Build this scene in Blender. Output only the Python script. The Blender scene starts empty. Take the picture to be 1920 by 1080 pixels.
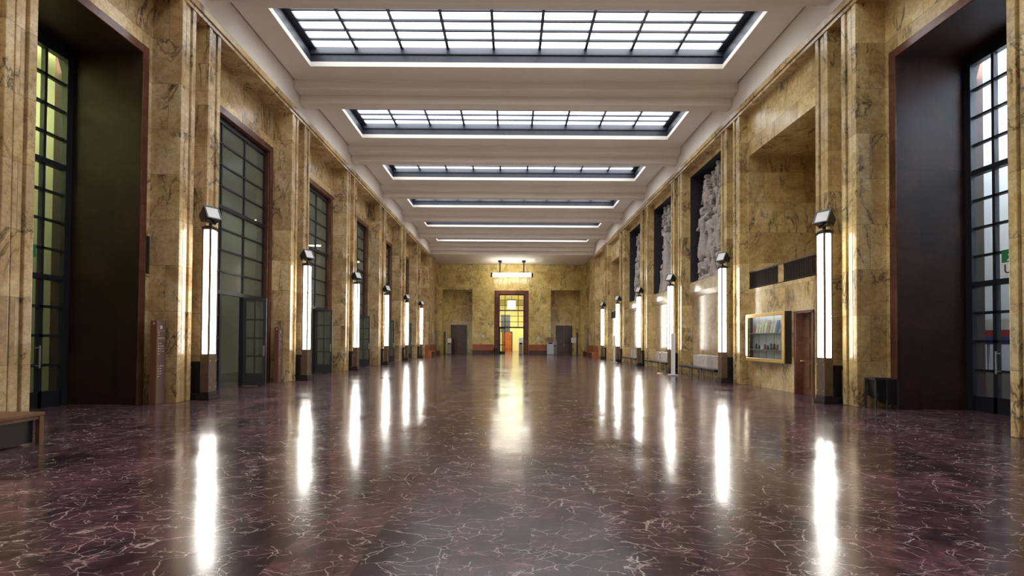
import bpy, bmesh, math, random
import numpy as np
from mathutils import Vector, Matrix
random.seed(7)
C = bpy.context.scene.collection
R = math.radians

# ------------------------------------------------------------------ layout
P0, PITCH, NP = 13.2, 6.33, 7            # pier centres along the hall
YK = [P0 + PITCH * k for k in range(NP)]  # k = 0..6
YN = 7.77                                 # the pier beside the camera
PH = 0.83                                 # half width of a pier
XF, XW, XB = 8.30, 9.03, 8.70             # pier front, window wall, relief wall
YFAR, YBACK = 58.0, -4.0
ZB0, ZB1, ZC = 9.97, 10.28, 11.24         # architrave, its top, coffer ceiling

# ------------------------------------------------------------------ helpers
class MB:
    def __init__(self): self.bm = bmesh.new()
    def box(self, x0, x1, y0, y1, z0, z1, bev=0.0):
        b = bmesh.new()
        vs = [b.verts.new((x, y, z)) for x in (min(x0,x1), max(x0,x1)) for y in (min(y0,y1), max(y0,y1)) for z in (min(z0,z1), max(z0,z1))]
        for f in ((0,1,3,2),(4,6,7,5),(0,4,5,1),(2,3,7,6),(0,2,6,4),(1,5,7,3)):
            b.faces.new([vs[i] for i in f])
        if bev > 0:
            bmesh.ops.bevel(b, geom=list(b.edges), offset=bev, segments=2, affect='EDGES', profile=0.5)
        self.join(b); return self
    def join(self, b, mat=None):
        if mat is not None: bmesh.ops.transform(b, matrix=mat, verts=b.verts)
        me = bpy.data.meshes.new('tmp'); b.to_mesh(me); b.free()
        self.bm.from_mesh(me); bpy.data.meshes.remove(me)
    def cyl(self, p0, p1, r0, r1=None, n=16):
        p0, p1 = Vector(p0), Vector(p1); d = p1 - p0
        b = bmesh.new()
        bmesh.ops.create_cone(b, cap_ends=True, segments=n, radius1=r0, radius2=r0 if r1 is None else r1, depth=d.length)
        q = Vector((0,0,1)).rotation_difference(d.normalized())
        self.join(b, Matrix.Translation((p0+p1)/2) @ q.to_matrix().to_4x4()); return self
    def sph(self, c, r, sx=1, sy=1, sz=1):
        b = bmesh.new(); bmesh.ops.create_uvsphere(b, u_segments=14, v_segments=9, radius=r)
        self.join(b, Matrix.Translation(c) @ Matrix.Diagonal((sx,sy,sz,1))); return self
    def prism(self, pts, y0, y1, axis='y'):
        """pts: outline in (x,z) extruded along y (axis='y') or (y,z) along x."""
        b = bmesh.new()
        def P(u, v, w): return (u, w, v) if axis == 'y' else (w, u, v)
        a = [b.verts.new(P(u, v, y0)) for u, v in pts]; c = [b.verts.new(P(u, v, y1)) for u, v in pts]
        b.faces.new(a); b.faces.new(c[::-1])
        n = len(pts)
        for i in range(n): b.faces.new((a[i], c[i], c[(i+1)%n], a[(i+1)%n]))
        bmesh.ops.recalc_face_normals(b, faces=b.faces)
        self.join(b); return self
    def xf(self, m): bmesh.ops.transform(self.bm, matrix=m, verts=self.bm.verts); return self
    def build(self, name, mat, parent=None, smooth=False):
        bmesh.ops.recalc_face_normals(self.bm, faces=self.bm.faces)
        me = bpy.data.meshes.new(name); self.bm.to_mesh(me); self.bm.free()
        if smooth:
            for p in me.polygons: p.use_smooth = True
        o = bpy.data.objects.new(name, me); C.objects.link(o)
        me.materials.append(mat)
        if parent: o.parent = parent
        return o

def tag(o, label=None, cat=None, group=None, kind=None):
    if label: o['label'] = label
    if cat: o['category'] = cat
    if group: o['group'] = group
    if kind: o['kind'] = kind
    return o
def thing(name, label, cat, loc=(0,0,0), rz=0, group=None, kind=None):
    o = bpy.data.objects.new(name, None); C.objects.link(o)
    o.location = loc; o.rotation_euler = (0, 0, rz); o.empty_display_size = 0.2
    return tag(o, label, cat, group, kind)
def copy_tree(o, parent=None):
    c = o.copy(); C.objects.link(c)
    if parent: c.parent = parent
    for ch in list(o.children): copy_tree(ch, c)
    return c
def place(o, loc, rz=0, label=None, group=None, sx=None):
    o.location = loc; o.rotation_euler = (0, 0, rz)
    if label: o['label'] = label
    if group: o['group'] = group
    return o

# ------------------------------------------------------------------ materials
def newmat(name):
    m = bpy.data.materials.new(name); m.use_nodes = True
    nt = m.node_tree; return m, nt, nt.nodes['Principled BSDF']
def N(nt, t, **kw):
    n = nt.nodes.new(t)
    for k, v in kw.items():
        if k in n.inputs: n.inputs[k].default_value = v
        else: setattr(n, k, v)
    return n
def ramp(nt, fac, stops, interp='LINEAR'):
    r = nt.nodes.new('ShaderNodeValToRGB'); r.color_ramp.interpolation = interp
    e = r.color_ramp.elements
    while len(e) < len(stops): e.new(0.5)
    for el, (p, c) in zip(e, stops):
        el.position = p; el.color = (*c, 1) if len(c) == 3 else c
    nt.links.new(fac, r.inputs['Fac']); return r.outputs['Color']
def mixc(nt, fac, a, b, mode='MIX'):
    m = nt.nodes.new('ShaderNodeMix'); m.data_type = 'RGBA'; m.blend_type = mode
    for s, v in ((m.inputs[0], fac), (m.inputs[6], a), (m.inputs[7], b)):
        if hasattr(v, 'node'): nt.links.new(v, s)
        else: s.default_value = v if isinstance(v, float) else (*v, 1)
    return m.outputs[2]
def math_(nt, op, a, b=None):
    m = nt.nodes.new('ShaderNodeMath'); m.operation = op
    for i, v in enumerate((a, b)):
        if v is None: continue
        if hasattr(v, 'node'): nt.links.new(v, m.inputs[i])
        else: m.inputs[i].default_value = v
    return m.outputs[0]
def vmath(nt, op, a, b):
    m = nt.nodes.new('ShaderNodeVectorMath'); m.operation = op
    for i, v in enumerate((a, b)):
        if hasattr(v, 'node'): nt.links.new(v, m.inputs[i])
        else: m.inputs[i].default_value = v
    return m.outputs[0]
def simple(name, col, rough=0.5, metal=0.0, noise=0.0, nscale=6.0, spec=0.5):
    m, nt, b = newmat(name)
    b.inputs['Roughness'].default_value = rough; b.inputs['Metallic'].default_value = metal
    b.inputs['Specular IOR Level'].default_value = spec
    if noise > 0:
        g = N(nt, 'ShaderNodeNewGeometry'); n = N(nt, 'ShaderNodeTexNoise', Scale=nscale, Detail=5.0)
        nt.links.new(g.outputs['Position'], n.inputs['Vector'])
        c = ramp(nt, n.outputs['Fac'], [(0.3, tuple(x*(1-noise) for x in col)), (0.7, tuple(min(1, x*(1+noise)) for x in col))])
        nt.links.new(c, b.inputs['Base Color'])
    else: b.inputs['Base Color'].default_value = (*col, 1)
    return m
def emis(name, col, strength):
    m, nt, b = newmat(name)
    b.inputs['Base Color'].default_value = (0.8,0.8,0.8,1)
    b.inputs['Emission Color'].default_value = (*col, 1); b.inputs['Emission Strength'].default_value = strength
    return m

def marble(name, cols, vein, vein_amt=0.6, rough=0.22, bw=1.5, bh=1.12, joint=0.006, vscale=0.55, seed=0.0, tone_amt=1.0):
    """polished slabs: block joints, a random offset for every slab, clouds and dark veins"""
    m, nt, b = newmat(name); L = nt.links.new
    g = N(nt, 'ShaderNodeNewGeometry'); sp = N(nt, 'ShaderNodeSeparateXYZ'); L(g.outputs['Position'], sp.inputs[0])
    u = math_(nt, 'ADD', sp.outputs['X'], sp.outputs['Y'])
    cb = N(nt, 'ShaderNodeCombineXYZ'); L(u, cb.inputs[0]); L(sp.outputs['Z'], cb.inputs[1])
    br = N(nt, 'ShaderNodeTexBrick'); L(cb.outputs[0], br.inputs['Vector'])
    for k, v in (('Scale',1.0),('Mortar Size',joint),('Mortar Smooth',0.0),('Bias',0.0),('Brick Width',bw),('Row Height',bh)): br.inputs[k].default_value = v
    br.inputs['Color1'].default_value = (0,0,0,1); br.inputs['Color2'].default_value = (1,1,1,1); br.inputs['Mortar'].default_value = (0.5,0.5,0.5,1)
    rnd = br.outputs['Color']
    off = vmath(nt, 'MULTIPLY', rnd, (23.0, 41.0, 17.0))
    p = vmath(nt, 'ADD', vmath(nt, 'ADD', g.outputs['Position'], off), (seed, seed*1.7, seed*0.6))
    n1 = N(nt, 'ShaderNodeTexNoise', Scale=0.9, Detail=9.0, Roughness=0.62, Distortion=0.6); L(p, n1.inputs['Vector'])
    base = ramp(nt, n1.outputs['Fac'], [(0.25, cols[0]), (0.45, cols[1]), (0.6, cols[2]), (0.78, cols[3])])
    tone = ramp(nt, rnd, [(0.0, (0.76,0.72,0.68)), (0.5, (0.95,0.93,0.95)), (1.0, (1.12,1.10,1.06))])
    base = mixc(nt, tone_amt, base, tone, 'MULTIPLY')
    # fine speckle
    n4 = N(nt, 'ShaderNodeTexNoise', Scale=9.0, Detail=6.0, Roughness=0.7); L(p, n4.inputs['Vector'])
    base = mixc(nt, 0.45, base, ramp(nt, n4.outputs['Fac'], [(0.3, (0.45,0.40,0.36)), (0.62, (1.15,1.15,1.15))]), 'MULTIPLY')
    # veins: ridges of a stretched, distorted noise
    mp = N(nt, 'ShaderNodeMapping'); mp.inputs['Rotation'].default_value = (R(28), R(12), R(20)); mp.inputs['Scale'].default_value = (1.3, 1.3, 0.6)
    L(p, mp.inputs['Vector'])
    n2 = N(nt, 'ShaderNodeTexNoise', Scale=vscale, Detail=11.0, Roughness=0.62, Distortion=1.4); L(mp.outputs[0], n2.inputs['Vector'])
    rid = math_(nt, 'ABSOLUTE', math_(nt, 'SUBTRACT', n2.outputs['Fac'], 0.5))
    v1 = ramp(nt, rid, [(0.0, (1,1,1)), (0.011, (0.35,0.35,0.35)), (0.03, (0,0,0))])
    n3 = N(nt, 'ShaderNodeTexNoise', Scale=0.7, Detail=3.0); L(p, n3.inputs['Vector'])
    mask = ramp(nt, n3.outputs['Fac'], [(0.44, (0,0,0)), (0.56, (1,1,1))])
    vf = math_(nt, 'MULTIPLY', mixc(nt, 1.0, v1, mask, 'MULTIPLY'), vein_amt)
    n5 = N(nt, 'ShaderNodeTexNoise', Scale=2.3, Detail=8.0, Roughness=0.6, Distortion=2.0); L(p, n5.inputs['Vector'])
    rid2 = math_(nt, 'ABSOLUTE', math_(nt, 'SUBTRACT', n5.outputs['Fac'], 0.5))
    v2 = math_(nt, 'MULTIPLY', ramp(nt, rid2, [(0.0, (1,1,1)), (0.016, (0,0,0))]), vein_amt*0.45)
    col = mixc(nt, v2, base, tuple(c*1.6 for c in vein)); col = mixc(nt, vf, col, vein)
    col = mixc(nt, math_(nt, 'MULTIPLY', br.outputs['Fac'], 0.65*tone_amt), col, tuple(c*0.35 for c in cols[1]))
    L(col, b.inputs['Base Color'])
    b.inputs['Roughness'].default_value = rough; b.inputs['Specular IOR Level'].default_value = 0.4
    return m

M = {}
M['gold'] = marble('golden_marble', [(0.33,0.20,0.095),(0.57,0.405,0.195),(0.72,0.56,0.32),(0.82,0.70,0.49)], (0.035,0.024,0.020), 0.92)
M['yellow'] = marble('yellow_marble', [(0.36,0.23,0.095),(0.59,0.435,0.19),(0.73,0.585,0.30),(0.82,0.71,0.45)], (0.035,0.026,0.022), 0.92, seed=3.0)
M['warm_lit_far'] = marble('warm_lit_end_marble', [(0.36,0.23,0.075),(0.62,0.475,0.165),(0.76,0.62,0.26),(0.84,0.74,0.40)], (0.08,0.05,0.03), 0.8, bw=2.4, bh=1.9, seed=7.0, tone_amt=0.4)  # yellower copy: warm light of the far end is put into the colour
M['red'] = marble('red_marble', [(0.08,0.030,0.022),(0.12,0.045,0.032),(0.16,0.065,0.046),(0.21,0.095,0.065)], (0.05,0.015,0.01), 0.4, bw=2.2, bh=1.6)
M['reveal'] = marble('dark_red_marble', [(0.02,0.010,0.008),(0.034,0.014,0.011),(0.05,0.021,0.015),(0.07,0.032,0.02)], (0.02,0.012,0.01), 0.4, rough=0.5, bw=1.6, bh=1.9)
M['pale'] = marble('pale_veined_marble', [(0.33,0.22,0.13),(0.46,0.33,0.20),(0.56,0.43,0.28),(0.66,0.54,0.38)], (0.14,0.07,0.08), 0.8, bw=1.1, bh=2.4, vscale=0.9)
M['white_marble'] = marble('white_marble', [(0.52,0.47,0.46),(0.60,0.55,0.54),(0.68,0.63,0.62),(0.74,0.70,0.68)], (0.4,0.36,0.36), 0.4, bw=1.4, bh=3.0)
M['cream'] = marble('cream_marble', [(0.46,0.36,0.24),(0.55,0.45,0.31),(0.63,0.53,0.39),(0.70,0.60,0.46)], (0.3,0.22,0.16), 0.4, bw=1.4, bh=3.0)
M['sculpt'] = simple('carved_stone', (0.38,0.335,0.31), 0.75, noise=0.15, nscale=3.0)
M['slate'] = simple('slate_ground', (0.028,0.027,0.036), 0.5, noise=0.3)
M['plaster'] = simple('plaster', (0.79,0.73,0.68), 0.75, noise=0.03, nscale=0.6)
M['sky_metal'] = simple('skylight_metal', (0.028,0.032,0.050), 0.4, 0.0, noise=0.15)
M['sky_panel'] = simple('skylight_side_panel', (0.085,0.092,0.115), 0.45)
M['iron'] = simple('dark_iron', (0.018,0.020,0.027), 0.4, 0.2)
M['iron_grey'] = simple('grey_iron', (0.05,0.053,0.055), 0.4, 0.3)
M['black'] = simple('black_paint', (0.012,0.012,0.016), 0.35)
M['bronze'] = simple('bronze_base', (0.13,0.082,0.055), 0.38, 0.25, noise=0.2)
M['bronze_dark'] = simple('dark_bronze', (0.022,0.016,0.016), 0.4, 0.3)
M['grille'] = simple('brown_grille', (0.030,0.018,0.014), 0.7, spec=0.2)
M['lens'] = simple('floodlight_lens', (0.62,0.60,0.57), 0.15)
M['wood'] = simple('orange_wood', (0.30,0.085,0.025), 0.35, noise=0.25, nscale=3.0)
M['wood_dark'] = simple('dark_wood', (0.055,0.025,0.020), 0.35, noise=0.3, nscale=3.0)
M['wood_brown'] = simple('brown_wood', (0.16,0.075,0.035), 0.4, noise=0.25, nscale=4.0)
M['brass'] = simple('gilded_metal', (0.72,0.50,0.20), 0.28, 0.85)
M['totem'] = simple('totem_brown', (0.23,0.085,0.055), 0.4, noise=0.05)
M['totem_face'] = simple('totem_face', (0.17,0.105,0.085), 0.35)
M['print'] = simple('white_print', (0.62,0.60,0.58), 0.5)
M['steel'] = simple('brushed_steel', (0.42,0.43,0.45), 0.35, 0.7)
M['greyblue'] = simple('pale_blue_grey', (0.42,0.48,0.52), 0.4)
M['greypaint'] = simple('grey_paint', (0.30,0.28,0.27), 0.45)
M['white'] = simple('white_paint', (0.74,0.73,0.71), 0.45)
M['green'] = simple('sign_green', (0.01,0.16,0.06), 0.4)
M['case_back'] = simple('case_back', (0.55,0.58,0.60), 0.5)
M['room_green'] = simple('lit_green_wall', (0.42,0.43,0.23), 0.7, noise=0.08, nscale=0.7)
M['room_white'] = simple('lit_white_wall', (0.70,0.74,0.82), 0.7, noise=0.05, nscale=0.7)
M['room_grey'] = simple('grey_green_wall', (0.30,0.32,0.25), 0.7, noise=0.1, nscale=0.5)
M['room_dark'] = simple('dark_wall', (0.05,0.055,0.06), 0.6)
M['room_yellow'] = simple('yellow_wall', (0.66,0.58,0.30), 0.5, noise=0.08)
M['bluegrey'] = simple('blue_grey_panel', (0.10,0.11,0.16), 0.5)
M['lamp'] = emis('lamp_glow', (1.0,0.96,0.87), 12.0)
M['pend'] = emis('pendant_glow', (1.0,0.96,0.84), 13.0)
M['skyglow'] = emis('skylight_glow', (0.95,0.98,1.0), 3.0)
M['streakglow'] = emis('frame_streak_glow', (1.0,0.92,0.7), 3.0)
M['casefill'] = emis('case_fill_glow', (0.95,0.98,1.0), 7.0)
M['fargl'] = emis('corridor_light_glow', (1.0,1.0,0.92), 5.0)

def glass(name, tint, haze, hcol, rough=0.05):
    m, nt, b = newmat(name); nt.nodes.remove(b); L = nt.links.new
    out = nt.nodes['Material Output']
    t = N(nt, 'ShaderNodeBsdfTransparent'); t.inputs['Color'].default_value = (*tint, 1)
    d = N(nt, 'ShaderNodeBsdfDiffuse'); d.inputs['Color'].default_value = (*hcol, 1)
    gl = N(nt, 'ShaderNodeBsdfGlossy'); gl.inputs['Roughness'].default_value = rough
    lw = N(nt, 'ShaderNodeLayerWeight'); lw.inputs['Blend'].default_value = 0.5
    fr = math_(nt, 'ADD', math_(nt, 'MULTIPLY', math_(nt, 'POWER', lw.outputs['Facing'], 5.0), 0.6), 0.03)
    a = N(nt, 'ShaderNodeMixShader'); a.inputs[0].default_value = haze; L(t.outputs[0], a.inputs[1]); L(d.outputs[0], a.inputs[2])
    c = N(nt, 'ShaderNodeMixShader'); L(fr, c.inputs[0]); L(a.outputs[0], c.inputs[1]); L(gl.outputs[0], c.inputs[2])
    L(c.outputs[0], out.inputs['Surface']); return m
M['glass_dim'] = glass('ribbed_window_glass', (0.72,0.76,0.70), 0.42, (0.20,0.21,0.17), 0.15)
M['glass_clear'] = glass('clear_glass', (0.9,0.93,0.92), 0.03, (0.3,0.3,0.3))

def floor_mat():
    m, nt, b = newmat('purple_marble_floor'); L = nt.links.new
    g = N(nt, 'ShaderNodeNewGeometry'); sp = N(nt, 'ShaderNodeSeparateXYZ'); L(g.outputs['Position'], sp.inputs[0])
    cb = N(nt, 'ShaderNodeCombineXYZ'); L(sp.outputs['Y'], cb.inputs[0]); L(sp.outputs['X'], cb.inputs[1])
    br = N(nt, 'ShaderNodeTexBrick'); L(cb.outputs[0], br.inputs['Vector'])
    for k, v in (('Scale',1.0),('Mortar Size',0.0025),('Mortar Smooth',0.0),('Bias',0.0),('Brick Width',1.25),('Row Height',0.62)): br.inputs[k].default_value = v
    br.inputs['Color1'].default_value = (0,0,0,1); br.inputs['Color2'].default_value = (1,1,1,1); br.inputs['Mortar'].default_value = (0.5,0.5,0.5,1)
    rnd = br.outputs['Color']
    p = vmath(nt, 'ADD', g.outputs['Position'], vmath(nt, 'MULTIPLY', rnd, (31.0, 57.0, 13.0)))
    n1 = N(nt, 'ShaderNodeTexNoise', Scale=1.6, Detail=8.0, Roughness=0.65, Distortion=0.8); L(p, n1.inputs['Vector'])
    base = ramp(nt, n1.outputs['Fac'], [(0.28, (0.011,0.012,0.016)), (0.45, (0.058,0.029,0.037)), (0.6, (0.092,0.046,0.055)), (0.75, (0.135,0.088,0.098))])
    base = mixc(nt, 1.0, base, ramp(nt, rnd, [(0.0, (0.55,0.55,0.58)), (1.0, (1.35,1.25,1.28))]), 'MULTIPLY')
    n6 = N(nt, 'ShaderNodeTexNoise', Scale=7.0, Detail=9.0, Roughness=0.75, Distortion=1.0); L(p, n6.inputs['Vector'])
    base = mixc(nt, 0.8, base, ramp(nt, n6.outputs['Fac'], [(0.35, (0.35,0.35,0.42)), (0.5, (1,1,1)), (0.68, (1.9,1.75,1.8))]), 'MULTIPLY')
    wn = N(nt, 'ShaderNodeTexNoise', Scale=2.2, Detail=5.0, Roughness=0.6); L(p, wn.inputs['Vector'])
    w = vmath(nt, 'ADD', p, vmath(nt, 'MULTIPLY', vmath(nt, 'SUBTRACT', wn.outputs['Color'], (0.5,0.5,0.5)), (0.24,0.24,0.24)))
    cols = base
    for sc, wd, amt, lo, hi, rot in ((2.6, 0.006, 0.85, 0.47, 0.56, 20), (5.5, 0.008, 0.7, 0.47, 0.58, -35), (1.2, 0.007, 1.0, 0.48, 0.55, 60)):
        mp = N(nt, 'ShaderNodeMapping'); mp.inputs['Rotation'].default_value = (0,0,R(rot)); mp.inputs['Scale'].default_value = (1.0, 1.7, 1.0)
        L(w, mp.inputs['Vector'])
        vo = N(nt, 'ShaderNodeTexVoronoi', Scale=sc); vo.feature = 'DISTANCE_TO_EDGE'; L(mp.outputs[0], vo.inputs['Vector'])
        v = ramp(nt, vo.outputs['Distance'], [(0.0, (1,1,1)), (wd*sc*0.5, (0.3,0.3,0.3)), (wd*sc, (0,0,0))])
        mk = N(nt, 'ShaderNodeTexNoise', Scale=sc*0.9, Detail=3.0); L(vmath(nt, 'ADD', p, (rot*1.3, 5.0, 0.0)), mk.inputs['Vector'])
        vf = math_(nt, 'MULTIPLY', mixc(nt, 1.0, v, ramp(nt, mk.outputs['Fac'], [(lo, (0,0,0)), (hi, (1,1,1))]), 'MULTIPLY'), amt)
        cols = mixc(nt, vf, cols, (0.56,0.46,0.42))
    cols = mixc(nt, math_(nt, 'MULTIPLY', br.outputs['Fac'], 0.8), cols, (0.012,0.008,0.008))
    L(cols, b.inputs['Base Color'])
    rn = N(nt, 'ShaderNodeTexNoise', Scale=0.8, Detail=6.0); L(g.outputs['Position'], rn.inputs['Vector'])
    rr = ramp(nt, rn.outputs['Fac'], [(0.3, (0.12,0.12,0.12)), (0.7, (0.20,0.20,0.20))]); L(rr, b.inputs['Roughness'])
    bn = N(nt, 'ShaderNodeTexNoise', Scale=1.1, Detail=2.0); L(g.outputs['Position'], bn.inputs['Vector'])
    bp = N(nt, 'ShaderNodeBump', Strength=0.06, Distance=0.05); L(bn.outputs['Fac'], bp.inputs['Height'])
    tw = N(nt, 'ShaderNodeTexWhiteNoise'); tw.noise_dimensions = '1D'; L(rnd, tw.inputs['W'])
    tilt = vmath(nt, 'MULTIPLY', vmath(nt, 'SUBTRACT', tw.outputs['Color'], (0.5,0.5,0.5)), (0.010,0.016,0.0))
    nn = N(nt, 'ShaderNodeVectorMath'); nn.operation = 'NORMALIZE'; L(vmath(nt, 'ADD', bp.outputs[0], tilt), nn.inputs[0]); L(nn.outputs[0], b.inputs['Normal'])
    b.inputs['Specular IOR Level'].default_value = 0.5
    return m
M['floor'] = floor_mat()

S = 'structure'
# ------------------------------------------------------------------ floor
tag(MB().box(-14.5, 14.5, YBACK-0.4, 82, -0.3, 0).build('floor', M['floor']), 'polished purple brown marble floor with pale veins', 'floor', kind=S)

# ------------------------------------------------------------------ walls
def bay_edges(k):            # clear space between pier k and pier k+1
    return YK[k] + PH, YK[k+1] - PH
NB0, NB1 = YN + PH, YK[0] - PH         # portal bay beside the camera
OPZ, OPW = 8.43, 2.08                   # window opening top, half width
PO0, PO1, PXD = 8.92, 12.02, 1.72       # portal opening and its depth
WT = 0.45

def side_wall(sgn, name, label):
    m = MB(); r = MB()
    X = lambda x: sgn*x
    # behind the camera up to the near pier
    m.box(X(XW), X(XW+WT), YBACK, PO0, 0, ZB0)
    m.box(X(XW), X(XW+WT), PO0, PO1, OPZ, ZB0)
    m.box(X(XW), X(XW+WT), PO1, YK[0]+PH, 0, ZB0)
    for k in range(6):
        a, b = bay_edges(k); c = (a+b)/2
        if sgn < 0 and k <= 4:
            m.box(X(XW), X(XW+WT), a, c-OPW, 0, ZB0); m.box(X(XW), X(XW+WT), c+OPW, b, 0, ZB0)
            m.box(X(XW), X(XW+WT), c-OPW, c+OPW, OPZ, ZB0)
        elif sgn > 0 and k in (0, 4):
            x0 = XB-0.1
            y0, y1 = a+0.2, b-0.12
            dy0, dy1 = (a+0.62, a+1.52) if k == 0 else (None, None)
            if dy0:
                m.box(X(x0), X(XW+WT), a, dy0, 0, 3.5); m.box(X(x0), X(XW+WT), dy1, b, 0, 3.5)
                m.box(X(x0), X(XW+WT), dy0, dy1, 2.5, 3.5)
                m.box(X(x0+0.35), X(XW+WT), dy0, dy1, 0, 2.5)
            else: m.box(X(x0), X(XW+WT), a, b, 0, 3.5)
            m.box(X(x0), X(XW+WT), a, y0, 3.5, ZB0); m.box(X(x0), X(XW+WT), y1, b, 3.5, ZB0)
            m.box(X(x0), X(XW+WT), y0, y1, 8.42, ZB0)
            m.box(X(x0+0.08), X(XW+WT), y0, y1, 3.5, 4.1)
            # deep gallery behind the opening
            m.box(X(XW+WT), X(11.9), y0-0.3, y0, 3.3, 8.7); m.box(X(XW+WT), X(11.9), y1, y1+0.3, 3.3, 8.7)
            m.box(X(11.6), X(11.9), y0, y1, 3.3, 8.7); m.box(X(XW+WT), X(11.6), y0, y1, 8.42, 8.7); m.box(X(XW+WT), X(11.6), y0, y1, 3.3, 3.6)
        elif sgn > 0 and k in (1, 2, 3):
            y0, y1 = a+0.12, b-0.12
            m.box(X(XB), X(XW+WT), a, y0, 0, ZB0); m.box(X(XB), X(XW+WT), y1, b, 0, ZB0)
            m.box(X(XB), X(XW+WT), y0, y1, 9.68, ZB0)
            m.box(X(XW+0.3), X(XW+WT), y0, y1, 4.5, 9.68)
            m.box(X(XB+0.12), X(XW+WT), y0, y1, 0, 4.5)
        else:
            m.box(X(XB if sgn > 0 else XW), X(XW+WT), a, b, 0, ZB0)
        if k > 0: m.box(X(XW), X(XW+WT), YK[k]-PH, YK[k]+PH, 0, ZB0)
    # end bay with side passage
    m.box(X(XW), X(XW+WT), YK[6]-PH, YK[6]+PH, 0, ZB0)
    m.box(X(XF+0.03), X(XW+WT), YK[6]+PH, 54.6, 0, ZB1)
    m.box(X(XF+0.03), X(XW+WT), 54.6, 56.4, 7.3, ZB1); m.box(X(XW+0.2), X(XW+WT), 54.6, 56.4, 0, 7.3)
    m.box(X(XF+0.03), X(XW+WT), 56.4, YFAR, 0, ZB1)
    tag(m.build(name, M['yellow'] if sgn > 0 else M['gold']), label, 'wall', kind=S)
side_wall(-1, 'wall_left', 'left golden marble wall with tall window openings')
side_wall(1, 'wall_right', 'right golden marble wall with gallery openings and relief recesses')

# deep dark reveals of the two portals
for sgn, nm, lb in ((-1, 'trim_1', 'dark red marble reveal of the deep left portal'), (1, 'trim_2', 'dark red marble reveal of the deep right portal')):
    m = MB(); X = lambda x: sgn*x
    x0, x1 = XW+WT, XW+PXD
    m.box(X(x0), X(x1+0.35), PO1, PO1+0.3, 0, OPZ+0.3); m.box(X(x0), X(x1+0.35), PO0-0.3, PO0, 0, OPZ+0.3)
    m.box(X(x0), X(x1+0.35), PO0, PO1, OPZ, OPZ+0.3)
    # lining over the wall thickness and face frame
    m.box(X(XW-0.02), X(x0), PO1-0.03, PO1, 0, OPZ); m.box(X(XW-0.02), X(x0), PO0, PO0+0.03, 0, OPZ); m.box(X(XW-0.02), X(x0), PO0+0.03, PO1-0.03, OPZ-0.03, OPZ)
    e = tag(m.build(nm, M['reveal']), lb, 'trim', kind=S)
    f = MB()
    f.box(X(XW-0.06), X(XW), PO1-0.03, PO1+0.17, 0, OPZ+0.17, 0.01); f.box(X(XW-0.06), X(XW), PO0-0.17, PO0+0.03, 0, OPZ+0.17, 0.01)
    f.box(X(XW-0.06), X(XW), PO0+0.03, PO1-0.03, OPZ-0.03, OPZ+0.17, 0.01)
    f.build('portal_surround', M['red'], e)

# far wall with centre door and two niches
FD, FN0, FN1, FNZ = 1.46, 4.5, 7.94, 7.35
m = MB()
for s in (-1, 1):
    m.box(s*1.95, s*FN0, YFAR, YFAR+0.5, 0, ZB1)
    m.box(s*FN0, s*FN1, YFAR, YFAR+0.5, FNZ, ZB1)
    m.box(s*FN1, s*(XF+0.03), YFAR, YFAR+0.5, 0, ZB1)
    m.box(s*FN0, s*FN1, YFAR+1.7, YFAR+2.0, 0, FNZ)
    m.box(s*(FN0-0.2), s*FN0, YFAR+0.5, YFAR+2.0, 0, FNZ+0.2); m.box(s*FN1, s*(FN1+0.2), YFAR+0.5, YFAR+2.0, 0, FNZ+0.2)
    m.box(s*FN0, s*FN1, YFAR+0.5, YFAR+2.0, FNZ, FNZ+0.2)
m.box(-1.95, 1.95, YFAR, YFAR+0.5, 7.28, ZB1)
tag(m.build('wall_far', M['warm_lit_far']), 'far end golden marble wall with centre doorway and two niches', 'wall', kind=S)
m = MB(); m.box(-XW-WT, XW+WT, YBACK-0.4, YBACK, 0, 12.2)
tag(m.build('wall_back', M['gold']), 'golden marble end wall behind the viewpoint', 'wall', kind=S)

# ------------------------------------------------------------------ architraves and pilasters
for i, sgn in enumerate((-1, 1)):
    m = MB(); X = lambda x: sgn*x
    m.box(X(XF-0.02), X(XW+WT), YBACK, YK[6]+PH, ZB0, ZB0+0.09)
    m.box(X(XF+0.03), X(XW+WT), YBACK, YK[6]+PH, ZB0+0.09, ZB0+0.12)
    m.box(X(XF-0.06), X(XW+WT), YBACK, YK[6]+PH, ZB0+0.12, ZB1, 0.01)
    tag(m.build('trim_%d' % (3+i), M['gold']), 'golden marble architrave running above the %s pilasters' % ('left' if sgn < 0 else 'right'), 'trim', kind=S)
def pier(sgn):
    m = MB(); X = lambda x: sgn*x
    for s in (-1, 1):
        a, b = sorted((s*0.28, s*PH))
        m.box(X(XF+0.09), X(XW), a, b, 0, ZB0)
        for j, (w0, w1, pr) in enumerate(((0.0,0.15,0.0),(0.195,0.355,0.03),(0.40,0.55,0.0))):
            m.box(X(XF+pr), X(XF+0.09), a+w0, a+w1, 0, ZB0, 0.012)
            
        for w in (0.165, 0.37): m.box(X(XF+0.055), X(XF+0.09), a+w, a+w+0.015, 0, ZB0)
    m.box(X(XF+0.36), X(XW), -0.28, 0.28, 0, ZB0)
    return m
ORD = ['nearest','second','third','fourth','fifth','sixth','seventh','eighth']
tn = 5
for sgn, sd in ((-1,'left'), (1,'right')):
    proto = pier(sgn).build('trim_%d' % tn, M['yellow'] if sgn > 0 else M['gold'])
    for i, y in enumerate([YN] + YK):
        o = proto if i == 0 else copy_tree(proto)
        o.name = 'trim_%d' % tn; tn += 1
        o.location = (0, y, 0)
        lb = ('fluted golden marble pilaster cut by the %s edge of the view' % sd) if i == 0 else ('fluted golden marble pilaster on the %s wall, number %d from the far end' % (sd, 8-i))
        tag(o, lb, 'pilaster', 'fluted pilasters of the %s wall' % sd, S)

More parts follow.
